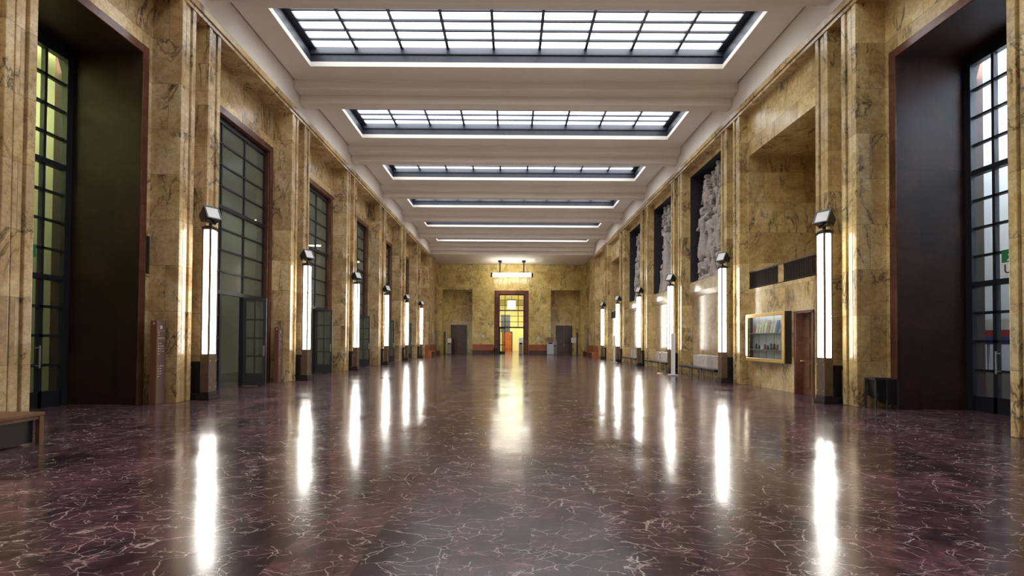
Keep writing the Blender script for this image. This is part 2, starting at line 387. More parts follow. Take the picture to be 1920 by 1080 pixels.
# ------------------------------------------------------------------ ceiling
SKX, SKH = 7.3, 1.57
ys = [(-1.2, 3.0)] + [(6.2, 6.3)]
sky = [(3.9, SKH), ((NB0+NB1)/2, SKH)] + [((YK[k]+YK[k+1])/2-0.15, SKH) for k in range(6)]
m = MB(); prev = YBACK
for c, h in sky:
    m.box(-SKX, SKX, prev, c-h, ZC, ZC+0.17)
    prev = c+h
m.box(-SKX, SKX, prev, YK[6], ZC, ZC+0.17)
for s in (-1, 1):
    m.box(s*SKX, s*(XF-0.06), YBACK, YK[6], ZC, ZC+0.17)
    m.box(s*XF, s*(XW+WT), YBACK, YK[6]+0.2, ZB1, ZC+0.3)
    m.box(s*(XF-0.06), s*XF, YBACK, YK[6], ZC+0.12, ZC+0.17)
m.box(-XW-WT, XW+WT, YK[6]+0.25, YFAR+0.5, ZB1+0.02, ZC+0.1)
m.box(-XW-WT, XW+WT, YBACK-0.4, YFAR+0.5, 12.6, 12.8)
tag(m.build('ceiling', M['plaster']), 'pale plaster coffered ceiling of the hall', 'ceiling', kind=S)
def beam():
    m = MB()
    m.box(-XF, XF, -0.75, -0.25, ZC-0.31, ZC, 0.02); m.box(-XF, XF, 0.25, 0.75, ZC-0.31, ZC, 0.02)
    m.box(-XF, XF, -0.25, 0.25, ZC-0.62, ZC, 0.02)
    m.box(-XF, XF, -0.80, -0.75, ZC-0.05, ZC); m.box(-XF, XF, 0.75, 0.80, ZC-0.05, ZC)
    return m
bp = beam().build('trim_%d' % tn, M['plaster'])
for i, y in enumerate([YN-0.6] + YK):
    o = bp if i == 0 else copy_tree(bp)
    o.name = 'trim_%d' % tn; tn += 1
    o.location = (0, y, 0)
    tag(o, 'stepped plaster ceiling beam, number %d from the far end' % (8-i) if i else 'stepped plaster ceiling beam above the viewpoint, out of frame', 'beam', 'stepped ceiling beams', S)

def skylight(y, label, first=[None]):
    root = thing('window_0', label, 'skylight', (0, y, 0), 0, 'skylights in the ceiling', S)
    z0 = ZC+0.17; zg = z0+0.54; h = SKH; nx, ny = 9, 6
    f = MB()
    for s in (-1, 1):
        f.box(-SKX, SKX, s*h, s*(h+0.12), z0, z0+0.30); f.box(s*SKX, s*(SKX+0.12), -h, h, z0, z0+0.30)
        f.box(-SKX, SKX, s*(h-0.05), s*h, z0+0.26, z0+0.305)
        f.box(s*(SKX-0.2), s*(SKX+0.04), -h, h, zg-0.10, zg-0.02)
    for i in range(nx+1):
        x = -SKX + 2*SKX*i/nx
        f.box(x-0.045, x+0.045, -h-0.02, h+0.02, zg-0.11, zg-0.01)
        for s in (-1, 1): f.box(x-0.045, x+0.045, s*(h-0.06), s*(h+0.01), z0+0.30, zg-0.02)
    for j in range(1, ny):
        yy = -h + 2*h*j/ny; f.box(-SKX, SKX, yy-0.035, yy+0.035, zg-0.08, zg-0.015)
    f.build('frame', M['sky_metal'], root)
    p = MB()
    for s in (-1, 1): p.box(-SKX, SKX, s*(h+0.02), s*(h+0.06), z0+0.30, zg); p.box(s*(SKX+0.05), s*(SKX+0.09), -h, h, z0+0.30, zg)
    p.build('side_panel', M['sky_panel'], root)
    MB().box(-SKX-0.04, SKX+0.04, -h-0.01, h+0.01, zg, zg+0.03).build('panes', M['skyglow'], root)
    return root
sp_ = skylight(sky[0][0], 'glowing grid skylight')
for i, (c, h) in enumerate(sky):
    o = sp_ if i == 0 else copy_tree(sp_)
    o.name = 'window_%d' % (i+1); o.location = (0, c, 0)
    o['label'] = ['glowing grid skylight above the viewpoint, out of frame', 'glowing grid skylight above the portals, out of frame',
      'largest bright skylight at the top of the view', 'second bright skylight down the hall', 'third skylight down the hall, thin bright strip',
      'fourth skylight down the hall, showing mostly its dark frame', 'fifth skylight down the hall, thin dark line', 'farthest skylight hidden behind the beams'][i]
wn = 9

# ------------------------------------------------------------------ windows of the left wall
def grid_bars(m, x0, x1, ys, zs, thick=(), t=0.03, tk=0.06):
    for y in ys: m.box(x0, x1, y-t, y+t, zs[0], zs[-1])
    for i, z in enumerate(zs):
        a = tk if i in thick else t*0.75
        m.box(x0-(0.03 if i in thick else 0), x1+(0.03 if i in thick else 0), ys[0]-t, ys[-1]+t, z-a, z+a)
def tall_window(label):
    root = thing('window_0', label, 'window', (0,0,0), 0, 'tall iron windows of the left wall', S)
    h = OPW; X0 = -XW
    s = MB()
    for q in (-1, 1): s.box(X0-0.02, X0+0.05, q*h, q*(h+0.22), 0, OPZ+0.22, 0.01); s.box(X0-0.22, X0-0.02, q*(h-0.02), q*h, 0, OPZ)
    s.box(X0-0.02, X0+0.05, -h, h, OPZ, OPZ+0.22, 0.01); s.box(X0-0.22, X0-0.02, -h+0.02, h-0.02, OPZ-0.02, OPZ)
    s.build('surround', M['red'], root)
    xs0, xs1 = X0-0.22, X0-0.14
    hh = h-0.05
    ys_ = [-hh, -hh/3, hh/3, hh]
    zs = [3.02 + i*(8.32-3.02)/8 for i in range(9)]
    f = MB(); grid_bars(f, xs0, xs1, ys_, zs, thick=(0,4,8), t=0.032)
    for y in ys_: f.box(xs0-0.02, xs1+0.02, y-0.05, y+0.05, 0, 3.0)
    f.box(xs0, xs1, -hh, -hh/3, 0, 0.25)
    for z in (0.95, 1.6, 2.3): f.box(xs0, xs1, -hh, -hh/3, z-0.025, z+0.025)
    f.box(xs0, xs1, -hh*2/3-0.03, -hh*2/3+0.03, 0.25, 3.0)
    f.build('frame', M['iron'], root)
    MB().box(X0-0.185, X0-0.175, -hh, hh, 3.02, 8.32).box(X0-0.185, X0-0.175, -hh, -hh/3, 0.25, 3.0).build('panes', M['glass_dim'], root)
    # door leaf standing open into the hall at the post
    lf = MB(); L0, L1 = X0-0.10, X0+0.66; yl = hh/3
    lf.box(L0, L1, yl-0.03, yl+0.03, 0.02, 0.42)
    lf.box(L0, L1, yl-0.03, yl+0.03, 2.84, 2.94)
    for x in (L0, L1-0.09): lf.box(x, x+0.09, yl-0.03, yl+0.03, 0.42, 2.84)
    lf.box((L0+L1)/2-0.02, (L0+L1)/2+0.02, yl-0.02, yl+0.02, 0.42, 2.84)
    for z in (1.0, 1.6, 2.22): lf.box(L0, L1, yl-0.02, yl+0.02, z-0.02, z+0.02)
    leaf = lf.build('door_leaf', M['iron_grey'], root)
    MB().box(L0+0.05, L1-0.05, yl-0.004, yl+0.004, 0.42, 2.84).build('leaf_glass', M['glass_dim'], leaf)
    MB().box(L1-0.07, L1-0.03, yl-0.09, yl-0.05, 1.0, 1.35).box(L1-0.06, L1-0.04, yl-0.06, yl-0.03, 1.02, 1.05).box(L1-0.06, L1-0.04, yl-0.06, yl-0.03, 1.3, 1.33).build('handle', M['steel'], leaf)
    return root
w0 = tall_window('')
for k in range(5):
    a, b = bay_edges(k)
    o = w0 if k == 0 else copy_tree(w0)
    o.name = 'window_%d' % wn; wn += 1
    o.location = (0, (a+b)/2, 0)
    o['label'] = 'tall iron grid window with open door leaf, %s from the camera in the left wall' % ['first','second','third','fourth','fifth'][k]

# portal windows
def portal_window(sgn, label):
    root = thing('window_%d' % wn, label, 'window', (0,0,0), 0, None, S)
    X = lambda x: sgn*x
    x0, x1 = XW+PXD-0.05, XW+PXD+0.05
    ys_ = [PO0+0.06 + (PO1-PO0-0.12)*i/5 for i in range(6)]
    zs = [2.95 + i*(8.2-2.95)/8 for i in range(9)]
    f = MB(); grid_bars(f, X(x0) if sgn > 0 else X(x1), X(x1) if sgn > 0 else X(x0), ys_, zs, thick=(0,4,8), t=0.033)
    f.box(X(x0), X(x1), ys_[0], ys_[-1], 8.2, OPZ)
    f.box(X(x0-0.05), X(x1), PO1-0.16, PO1, 0, OPZ); f.box(X(x0-0.05), X(x1), PO0, PO0+0.16, 0, OPZ)
    for i, y in enumerate(ys_): f.box(X(x0), X(x1), y-0.045, y+0.045, 0, 2.95)
    for z in (0.18, 0.95, 1.62, 2.28): f.box(X(x0), X(x1), ys_[0], ys_[-1], z-(0.18 if z < 0.5 else 0.03), z+(0.18 if z < 0.5 else 0.03))
    f.build('frame', M['iron'], root)
    MB().box(X(XW+PXD-0.006), X(XW+PXD+0.006), PO0, PO1, 0.3, 8.3).build('panes', M['glass_clear'], root)
    MB().cyl((X(x0-0.10), ys_[4]-0.12, 0.9), (X(x0-0.10), ys_[4]-0.12, 1.4), 0.018).cyl((X(x0-0.10), ys_[4]-0.12, 0.95), (X(x0), ys_[4]-0.12, 0.95), 0.012).cyl((X(x0-0.10), ys_[4]-0.12, 1.35), (X(x0), ys_[4]-0.12, 1.35), 0.012).build('door_handle', M['steel'], root)
    return root
portal_window(-1, 'tall black iron portal window glowing yellow green in the deep left recess'); wn += 1
portal_window(1, 'tall black iron portal window showing white light in the deep right recess'); wn += 1

# rooms behind the glass
def shell(name, mat, label, boxes):
    m = MB()
    for b in boxes: m.box(*b)
    return tag(m.build(name, mat), label, 'wall', kind=S)
shell('wall_vestibule_left', M['room_green'], 'yellow green lit wall beyond the left portal glass', [(-13.3,-13.0,5,14.7,0,9), (-13.0,-10.95,5,5.3,0,9), (-13.0,-10.95,5.3,14.4,8.8,9)])
shell('wall_vestibule_right', M['room_white'], 'white lit wall beyond the right portal glass', [(13.0,13.3,5,14.7,0,9), (10.95,13.0,5,5.3,0,9), (10.95,13.0,5.3,14.4,8.8,9)])
shell('wall_partition_left', M['room_dark'], 'dark partition beyond the left portal glass', [(-13.0,-9.5,14.4,14.5,0,9)])
shell('wall_partition_right', M['room_dark'], 'dark partition beyond the right portal glass', [(11.95,13.0,14.4,14.5,0,9)])
shell('wall_corridor_left', M['room_grey'], 'grey green corridor wall behind the left windows', [(-13.3,-13.0,14.7,48,0,9), (-13.0,-9.48,47.7,48,0,9), (-13.0,-9.48,14.5,47.7,8.8,9)])
def area(loc, rot, sx, sy, power, col):
    l = bpy.data.lights.new('room_light', 'AREA'); l.shape = 'RECTANGLE'; l.size = sx; l.size_y = sy; l.energy = power; l.color = col
    o = bpy.data.objects.new('room_light', l); C.objects.link(o); o.location = loc; o.rotation_euler = rot
area((-11.05, 10.0, 8.3), (0,R(75),0), 0.8, 6, 430, (1.0,1.0,0.72))
area((11.05, 10.0, 8.3), (0,R(-75),0), 0.8, 6, 600, (0.92,0.96,1.0))

# tubes in the corridor behind the left windows
tb = thing('ceiling_tube_light', '', 'ceiling light')
MB().box(-0.9, 0.9, -0.07, 0.07, 0, 0.07).build('housing', M['white'], tb)
MB().cyl((-0.85,0,-0.04), (0.85,0,-0.04), 0.03).build('tube', emis('tube_glow', (0.95,1.0,0.85), 70.0), tb)
for i in range(5):
    o = tb if i == 0 else copy_tree(tb)
    a, b = bay_edges(i)
    place(o, (-11.4, (a+b)/2+1.2, 7.2), 0, 'white tube light glowing behind the %s tall left window' % ['first','second','third','fourth','fifth'][i], 'tube lights in the left corridor')

# ------------------------------------------------------------------ doors of the far wall
root = thing('door_1', 'tall glazed centre doorway in red marble surround on the far wall', 'door', (0,YFAR,0), 0, None, S)
m = MB()
for s in (-1, 1): m.box(s*FD, s*1.95, -0.08, 0.5, 0, 7.28, 0.02)
m.box(-FD, FD, -0.08, 0.5, 6.85, 7.28, 0.02); m.build('surround', M['red'], root)
m = MB()
for s in (-1,1): m.box(s*1.36, s*FD, 0.2, 0.3, 0, 6.85)
for x in (-0.75, 0.75): m.box(x-0.035, x+0.035, 0.2, 0.3, 3.05, 6.85)
for z, t in ((6.8,0.05),(6.2,0.025),(5.6,0.025),(5.0,0.06),(4.35,0.025),(3.7,0.025),(3.05,0.08)): m.box(-FD, FD, 0.2, 0.3, z-t, z+t)
m.build('frame', M['iron'], root)
MB().box(-FD, FD, 0.245, 0.255, 3.05, 6.85).build('panes', M['glass_clear'], root)
for x0, x1 in ((-1.36,-0.72),):
    lf = MB()
    lf.box(x0, x0+0.08, 0.2, 0.28, 0, 3.0); lf.box(x1-0.08, x1, 0.2, 0.28, 0, 3.0)
    for z0, z1 in ((0,0.3),(1.0,1.08),(2.9,3.0)): lf.box(x0, x1, 0.2, 0.28, z0, z1)
    l = lf.build('door_leaf', M['iron'], root)
    MB().box(x0, x1, 0.235, 0.245, 0.3, 2.9).build('leaf_glass', M['glass_clear'], l)
# corridor beyond the doorway
shell('wall_passage', M['room_yellow'], 'yellow lit passage walls beyond the far centre doorway', [(-2.9,-2.7,YFAR+0.5,74,0,7.4), (2.7,2.9,YFAR+0.5,74,0,7.4), (-2.9,2.9,74,74.2,0,7.4), (-2.7,2.7,YFAR+0.5,74,7.2,7.4)])
root = thing('door_2', 'orange wooden door at the end of the yellow passage', 'door', (-0.55,73.9,0), 0, None, S)
MB().box(-0.75,-0.65,-0.1,0.06,0,2.85).box(0.65,0.75,-0.1,0.06,0,2.85).box(-0.75,0.75,-0.1,0.06,2.75,2.85).build('door_frame', M['wood_dark'], root)
MB().box(-0.65,0.65,-0.05,0.05,0,2.75).box(-0.5,0.5,-0.07,-0.05,0.3,1.2,0.01).box(-0.5,0.5,-0.07,-0.05,1.4,2.5,0.01).build('door_panel', M['wood'], root)
MB().cyl((0.5,-0.12,1.05),(0.5,-0.05,1.05),0.03).build('door_knob', M['brass'], root)
t = tag(MB().box(-1.35,-0.15,66,66.15,2.6,4.9).build('hanging_panel', M['bluegrey']), 'blue grey panel hanging above the orange door in the far passage', 'panel')
t = thing('passage_lantern', 'square white lantern glowing high inside the far doorway', 'lantern', (0.0,62.5,6.0))
MB().box(-0.5,0.5,-0.15,0.15,-0.55,0.55).build('diffuser', M['fargl'], t)
MB().box(-0.53,0.53,-0.18,0.18,0.55,0.62).box(-0.02,0.02,-0.02,0.02,0.62,1.2).build('hanger', M['iron'], t)
area((0, 67, 7.0), (0,0,0), 3, 8, 800, (1.0,0.93,0.62))

# niche doors
for i, s in enumerate((-1, 1)):
    root = thing('door_%d' % (3+i), 'dark double wooden door in the %s niche of the far wall' % ('left' if s < 0 else 'right'), 'door', (s*6.18, YFAR+1.68, 0), 0, None, S)
    MB().box(-0.95,-0.85,-0.12,0.02,0,3.35).box(0.85,0.95,-0.12,0.02,0,3.35).box(-0.95,0.95,-0.12,0.02,3.25,3.35).build('door_frame', M['wood_dark'], root)
    for q in (-1, 1):
        lf = MB().box(q*0.01, q*0.85, -0.06, 0.02, 0, 3.25)
        for z0, z1 in ((0.25,1.0),(1.2,2.1),(2.3,3.05)): lf.box(q*0.15, q*0.72, -0.085, -0.06, z0, z1, 0.012)
        l = lf.build('door_leaf', M['wood_dark'], root)
        MB().cyl((q*0.09,-0.13,1.1),(q*0.09,-0.06,1.1),0.03).build('door_knob', M['brass'], l)
# side door beside the showcase
a0, b0 = bay_edges(0)
dy0, dy1 = a0+0.62, a0+1.52
root = thing('door_5', 'panelled brown wooden door in red frame beside the showcase, right wall', 'door', (XB-0.1, (dy0+dy1)/2, 0), 0, None, S)
MB().box(-0.04,0.25,-0.50,-0.42,0,2.5,0.01).box(-0.04,0.25,0.42,0.50,0,2.5,0.01).box(-0.04,0.25,-0.5,0.5,2.44,2.53,0.01).build('door_frame', M['red'], root)
lf = MB().box(0.2,0.26,-0.42,0.42,0,2.44)
for z0, z1 in ((0.2,0.9),(1.05,1.55),(1.7,2.3)):
    for q in (-1,1): lf.box(0.18,0.2,q*0.06,q*0.34,z0,z1,0.008)
lf.build('door_panel', M['wood_brown'], root)
MB().cyl((0.13,0.36,1.0),(0.2,0.36,1.0),0.025).sph((0.11,0.36,1.0),0.035).build('door_knob', M['brass'], root)

# ------------------------------------------------------------------ column lamps
def lamp():
    r = thing('column_lamp', '', 'lamp')
    MB().box(-0.17,0.17,-0.26,0.26,0,0.10,0.01).box(-0.14,0.14,-0.22,0.22,0.10,0.20,0.008).box(-0.62,-0.17,-0.20,0.20,0,0.16,0.008).build('plinth', M['bronze_dark'], r)
    b = MB().box(-0.12,0.12,-0.20,0.20,0.20,1.12,0.006).box(-0.125,0.125,-0.205,0.205,1.06,1.14,0.004)
    pd = b.build('pedestal', M['bronze'], r)
    for z in (0.32, 1.0):
        for q in (-1, 1): MB().cyl((0.12,q*0.15,z),(0.135,q*0.15,z),0.018).build('bolt', M['brass'], pd)
    MB().box(-0.62,-0.12,-0.05,0.05,0.86,0.96,0.004).box(-0.42,-0.22,-0.12,0.12,0.16,0.98,0.006).build('wall_bracket', M['bronze_dark'], r)
    z0, z1 = 1.14, 4.40
    for nm, bx in (('front', None),):
        pass
    for q in (-1, 1):
        MB().box(-0.088,0.088,q*0.182,q*0.190,z0+0.04,z1-0.02).build('diffuser', M['lamp'], r)
    MB().box(0.104,0.112,-0.165,0.165,z0+0.04,z1-0.02).build('diffuser', M['lamp'], r)
    f = MB().box(-0.112,-0.10,-0.165,0.165,z0,z1)
    for qx in (-1,1):
        for qy in (-1,1): f.box(qx*0.078,qx*0.122,qy*0.150,qy*0.202,z0,z1,0.003)
    for z in (z0+0.02, z0+(z1-z0)*0.36, z0+(z1-z0)*0.68):
        t = 0.02 if z < z0+0.1 else 0.008
        f.box(-0.118,0.118,-0.193,-0.178,z-t,z+t).box(-0.118,0.118,0.178,0.193,z-t,z+t)
        f.box(0.100,0.115,-0.19,0.19,z-t,z+t).box(-0.115,-0.100,-0.19,0.19,z-t,z+t)
    f.box(-0.03,0.03,-0.05,0.05,z0,z1)
    f.build('frame', M['bronze'], r)
    MB().box(-0.14,0.14,-0.22,0.22,z1,z1+0.07,0.006).box(-0.10,0.10,-0.16,0.16,z1+0.07,z1+0.10,0.004).build('cap', M['bronze_dark'], r)
    return r
def flood():
    r = thing('floodlight', '', 'floodlight')
    MB().box(-0.03,0.03,-0.03,0.03,0,0.10).box(-0.02,0.02,-0.21,0.21,0.09,0.12).box(-0.02,0.02,-0.215,-0.195,0.10,0.30).box(-0.02,0.02,0.195,0.215,0.10,0.30).build('yoke', M['bronze_dark'], r)
    T = Matrix.Translation((0.0,0,0.30)) @ Matrix.Rotation(R(-30),4,'Z') @ Matrix.Rotation(R(-28),4,'Y')
    h = MB().prism([(-0.20,-0.10),(0.10,-0.19),(0.10,0.19),(-0.20,0.10)], -0.185, 0.185)
    for i in range(5): h.box(-0.235,-0.15,-0.15+i*0.075-0.008,-0.15+i*0.075+0.008,-0.09,0.09)
    h.box(0.10,0.125,-0.195,0.195,-0.20,-0.165).box(0.10,0.125,-0.195,0.195,0.165,0.20).box(0.10,0.125,-0.195,-0.16,-0.165,0.165).box(0.10,0.125,0.16,0.195,-0.165,0.165)
    hs = h.xf(T).build('housing', M['black'], r)
    MB().box(0.10,0.112,-0.16,0.16,-0.165,0.165).xf(T).build('lens', M['lens'], hs)
    return r
LP, FP = lamp(), flood()
first = True
for sgn, sd in ((-1,'left'),(1,'right')):
    for i, y in enumerate([1.4] + YK[:6]):
        o = LP if first else copy_tree(LP); f = FP if first else copy_tree(FP); first = False
        x = sgn*8.02
        rz = 0 if sgn < 0 else math.pi
        nm = ['out of frame beside the camera at', 'largest and nearest along', 'second from the camera along', 'third from the camera along', 'fourth from the camera along', 'fifth from the camera along', 'sixth and farthest along'][i]
        place(o, (x, y, 0), rz, 'glowing white column lamp, %s the %s wall' % (nm, sd), 'column lamps along the %s wall' % sd)
        o.scale = (0.9, 0.88, 1)
        if sgn < 0: place(f, (x, y, 4.50), 0)
        else: place(f, (x, y, 4.50), math.pi)
        if sgn > 0: f.scale = (1,-1,1)
        tag(f, 'black floodlight atop the column lamp %s the %s wall' % (nm, sd), None, 'floodlights on the %s lamps' % sd)

# ------------------------------------------------------------------ pendant lamp
r = thing('pendant_lamp', 'long glowing tube lamp hanging on two rods before the far wall', 'lamp', (0,55.2,8.72))
MB().cyl((-2.1,0,0),(2.1,0,0),0.205,n=24).build('diffuser', M['pend'], r)
m = MB()
for x in (-2.30,2.12): m.cyl((x,0,0),(x+0.18,0,0),0.25,n=24)
for x in (-0.72,0.72): m.cyl((x-0.04,0,0),(x+0.04,0,0),0.22,n=24)
m.build('band', M['iron'], r)
for x in (-1.3,1.3):
    o = MB().cyl((x,0,0.205),(x,0,1.4),0.06).cyl((x,0,1.35),(x,0,1.58),0.2).build('rod', M['bronze_dark'], r)

# ------------------------------------------------------------------ gallery grilles
for k, lb in ((0,'dark slatted vent grille strip below the near right gallery opening'), (4,'dark slatted vent grille strip below the far right gallery opening')):
    a, b = bay_edges(k); y0, y1 = a+0.2, b-0.12
    r = thing('vent_grille', lb, 'grille', (XB-0.1, (y0+y1)/2, 3.52), 0, 'gallery vent grilles')
    L = (y1-y0)/2
    for q in (-1,1):
        m = MB()
        y_in, y_out = 0.16, L-0.02
        m.box(0.03,0.05,q*y_in,q*y_out,0,0.58)
        n = 22
        for i in range(n): yy = y_in+(y_out-y_in)*(i+0.5)/n; m.box(0.0,0.03,q*yy-0.02,q*yy+0.02,0.02,0.56)
        m.box(-0.01,0.035,q*y_in,q*y_out,0,0.03).box(-0.01,0.035,q*y_in,q*y_out,0.55,0.58)
        m.build('slat_panel', M['grille'], r)
    MB().box(-0.005,0.06,-0.16,0.16,0,0.58,0.006).build('middle_post', M['gold'], r)
    MB().box(-0.02,0.075,-L+0.01,L-0.01,0.58,0.62).build('rail', M['bronze'], r)

# ------------------------------------------------------------------ showcase
sy0, sy1 = 15.78, 18.32; cy = (sy0+sy1)/2; sh = (sy1-sy0)/2
r = thing('showcase', 'gilt framed glass wall showcase with two shelves beside the brown door', 'showcase', (XB-0.1, cy, 0.90))
H = 1.65
MB().box(-0.20,0,-sh,sh,0,0.05).box(-0.20,0,-sh,sh,H-0.05,H).box(-0.20,0,-sh,-sh+0.05,0.05,H-0.05).box(-0.20,0,sh-0.05,sh,0.05,H-0.05).build('case', M['bronze_dark'], r)
MB().box(-0.02,-0.003,-sh+0.05,sh-0.05,0.05,H-0.05).build('back_panel', M['case_back'], r)
fr = MB()
for z0, z1 in ((0.0,0.12),(H-0.12,H)): fr.box(-0.25,-0.20,-sh,sh,z0,z1,0.012)
for q in (-1,1): fr.box(-0.25,-0.20,q*(sh-0.13),q*sh,0.12,H-0.12,0.012)
fr.build('frame', M['brass'], r)
MB().box(-0.215,-0.209,-sh+0.12,sh-0.12,0.1,H-0.1).build('glass_front', M['glass_clear'], r)
for z in (0.42, 0.98): MB().box(-0.19,-0.02,-sh+0.05,sh-0.05,z-0.012,z).build('shelf', M['greyblue'], r)
bt = MB()
for i in range(1,5): bt.box(-0.026,-0.02,-sh+2*sh*i/5-0.012,-sh+2*sh*i/5+0.012,0.05,H-0.05)
bt.build('back_batten', M['greypaint'], r)
MB().box(-0.262,-0.25,sh-0.11,sh-0.02,0.18,H-0.06).build('bright_streak', M['streakglow'], r)  # emissive strip added for a bright streak on the gilt frame
MB().box(-0.195,-0.165,-sh+0.1,sh-0.1,H-0.09,H-0.06).build('added_fill_strip', M['casefill'], r)  # added fill strip that brightens the inside of the case
pal = [('red',(0.5,0.12,0.08)),('white',(0.75,0.74,0.72)),('cream',(0.72,0.66,0.5)),('pale yellow',(0.7,0.62,0.3)),('white',(0.75,0.74,0.72)),('tan',(0.5,0.36,0.2)),('cream',(0.72,0.66,0.5)),('white',(0.75,0.74,0.72)),('blue',(0.12,0.2,0.42)),('grey',(0.3,0.32,0.34))]
ordn = ['first','second','third','fourth','fifth','sixth','seventh','eighth','ninth','tenth']
cm = {}
for i, (cn, cc) in enumerate(pal):
    if cn not in cm: cm[cn] = simple('booklet_'+cn.replace(' ','_'), cc, 0.5)
    yy = sy1-0.42 - i*0.19; hh = (0.24,0.34,0.30,0.40,0.36,0.42,0.30,0.34,0.40,0.18)[i]
    o = MB().prism([(-0.05,0),(-0.03,0),(0.035,hh),(0.015,hh)], -0.07, 0.07).build('booklet', cm[cn])
    o.location = (XB-0.1-0.11, yy, 0.90+0.98)
    tag(o, '%s booklet propped up, %s from the left on the upper showcase shelf' % (cn, ordn[i]), 'booklet', 'booklets in the showcase')
pal2 = [('dark brown',(0.06,0.035,0.03)),('black',(0.03,0.03,0.03)),('white',(0.75,0.74,0.72)),('rust red',(0.3,0.08,0.05)),('black',(0.03,0.03,0.03)),('dark grey',(0.1,0.1,0.11)),('dark brown',(0.06,0.035,0.03)),('rust red',(0.3,0.08,0.05)),('cream',(0.72,0.66,0.5))]
for i, (cn, cc) in enumerate(pal2):
    if cn not in cm: cm[cn] = simple('ornament_'+cn.replace(' ','_'), cc, 0.4)
    yy = sy1-0.48 - i*0.2; hh = (0.2,0.16,0.13,0.19,0.15,0.22,0.21,0.18,0.3)[i]
    o = MB().box(-0.05,0.05,-0.06,0.06,0,0.025,0.004).cyl((0,0,0.02),(0,0,hh*0.6),0.045,0.03,10).sph((0,0,hh*0.75),hh*0.24,0.8,0.8,1.0).build('ornament', cm[cn], smooth=False)
    o.location = (XB-0.1-0.10, yy, 0.90+0.42)
    tag(o, 'small %s ornament, %s from the left on the lower showcase shelf' % (cn, ordn[i]), 'ornament', 'ornaments in the showcase')

# ------------------------------------------------------------------ reliefs
def relief_mesh(seed, W, H, nx=230, ny=270):
    rg = np.random.RandomState(seed)
    u = np.linspace(0, W, nx); v = np.linspace(0, H, ny); U, V = np.meshgrid(u, v)
    Z = np.full(U.shape, -1.0); FOLD = np.zeros(U.shape)
    def cap(p, q, r0, r1, base, fold=0.0, fs=18.0):
        nonlocal Z, FOLD
        px, py = p; qx, qy = q
        dx, dy = qx-px, qy-py; L2 = dx*dx+dy*dy+1e-9
        t = np.clip(((U-px)*dx+(V-py)*dy)/L2, 0, 1)
        d = np.hypot(U-px-t*dx, V-py-t*dy); rr = r0+(r1-r0)*t
        side = ((U-px)*dy-(V-py)*dx)/math.sqrt(L2)
        h = np.where(d < rr, base+np.sqrt(np.maximum(rr*rr-d*d, 0))*0.85, -1.0)
        if fold: h = np.where(d < rr, h+fold*np.sin(side*fs/ max(r0,r1)*0.35 + 2.2*t + seed)*(1-0.4*t), h)
        Z = np.maximum(Z, h)
    def head(x, y, s, base, hair=True):
        cap((x, y-0.05*s), (x, y+0.07*s), 0.115*s, 0.13*s, base+0.03)
        cap((x+0.02*s, y+0.0*s), (x+0.02*s, y-0.03*s), 0.03*s, 0.035*s, base+0.14*s)
        cap((x-0.08*s, y+0.12*s), (x+0.08*s, y+0.13*s), 0.08*s, 0.08*s, base+0.05)
    def figure(x, y, s, base, lean=0.0, robe=True, kneel=False, armL=None, armR=None):
        hip = (x+lean*0.2*s, y+(0.55 if kneel else 0.95)*s); ch = (x+lean*0.6*s, hip[1]+0.42*s); nk = (x+lean*0.8*s, hip[1]+0.62*s)
        if robe:
            cap((x-0.05*s, y), hip, 0.27*s, 0.19*s, base, 0.03*s, 22); cap((x+0.12*s, y), hip, 0.22*s, 0.17*s, base, 0.03*s, 17)
        else:
            kn = (x-0.16*s, y+0.5*s); cap(hip, kn, 0.12*s, 0.09*s, base+0.04); cap(kn, (x-0.18*s, y), 0.085*s, 0.06*s, base+0.03); cap((x-0.18*s,y),(x-0.28*s,y-0.02*s),0.06*s,0.04*s,base+0.04)
            kn = (x+0.18*s, y+0.5*s); cap(hip, kn, 0.12*s, 0.09*s, base); cap(kn, (x+0.14*s, y), 0.085*s, 0.06*s, base); cap((x+0.14*s,y),(x+0.04*s,y-0.02*s),0.06*s,0.04*s,base+0.02)
        cap(hip, ch, 0.17*s, 0.23*s, base+0.03, 0.012*s, 14)
        cap((ch[0]-0.18*s, ch[1]+0.1*s), (ch[0]+0.18*s, ch[1]+0.1*s), 0.1*s, 0.1*s, base+0.08)
        cap(ch, nk, 0.08*s, 0.07*s, base+0.08)
        head(nk[0]+lean*0.05, nk[1]+0.17*s, s, base+0.08)
        for sg, arm in ((-1, armL), (1, armR)):
            sh_ = (ch[0]+sg*0.24*s, ch[1]+0.1*s); a = arm if arm is not None else rg.uniform(-1.9, -0.9)
            el = (sh_[0]+sg*0.33*s*math.cos(a), sh_[1]+0.33*s*math.sin(a)); a2 = a + rg.uniform(-0.2, 1.1)
            ha = (el[0]+sg*0.28*s*math.cos(a2)*0.6, el[1]+0.28*s*math.sin(a2))
            cap(sh_, el, 0.085*s, 0.065*s, base+0.11); cap(el, ha, 0.06*s, 0.045*s, base+0.13); cap(ha, (ha[0]+0.03,ha[1]+0.05*s), 0.05*s, 0.04*s, base+0.14)
    def wing(x, y, s, base, d):
        for i in range(7):
            a = 0.5+i*0.16; cap((x, y), (x+d*s*math.cos(a), y+s*math.sin(a)*0.9), 0.09*s, 0.05*s, base+0.01*i)
    return U, V, Z, cap, figure, head, wing, rg, (lambda: Z)
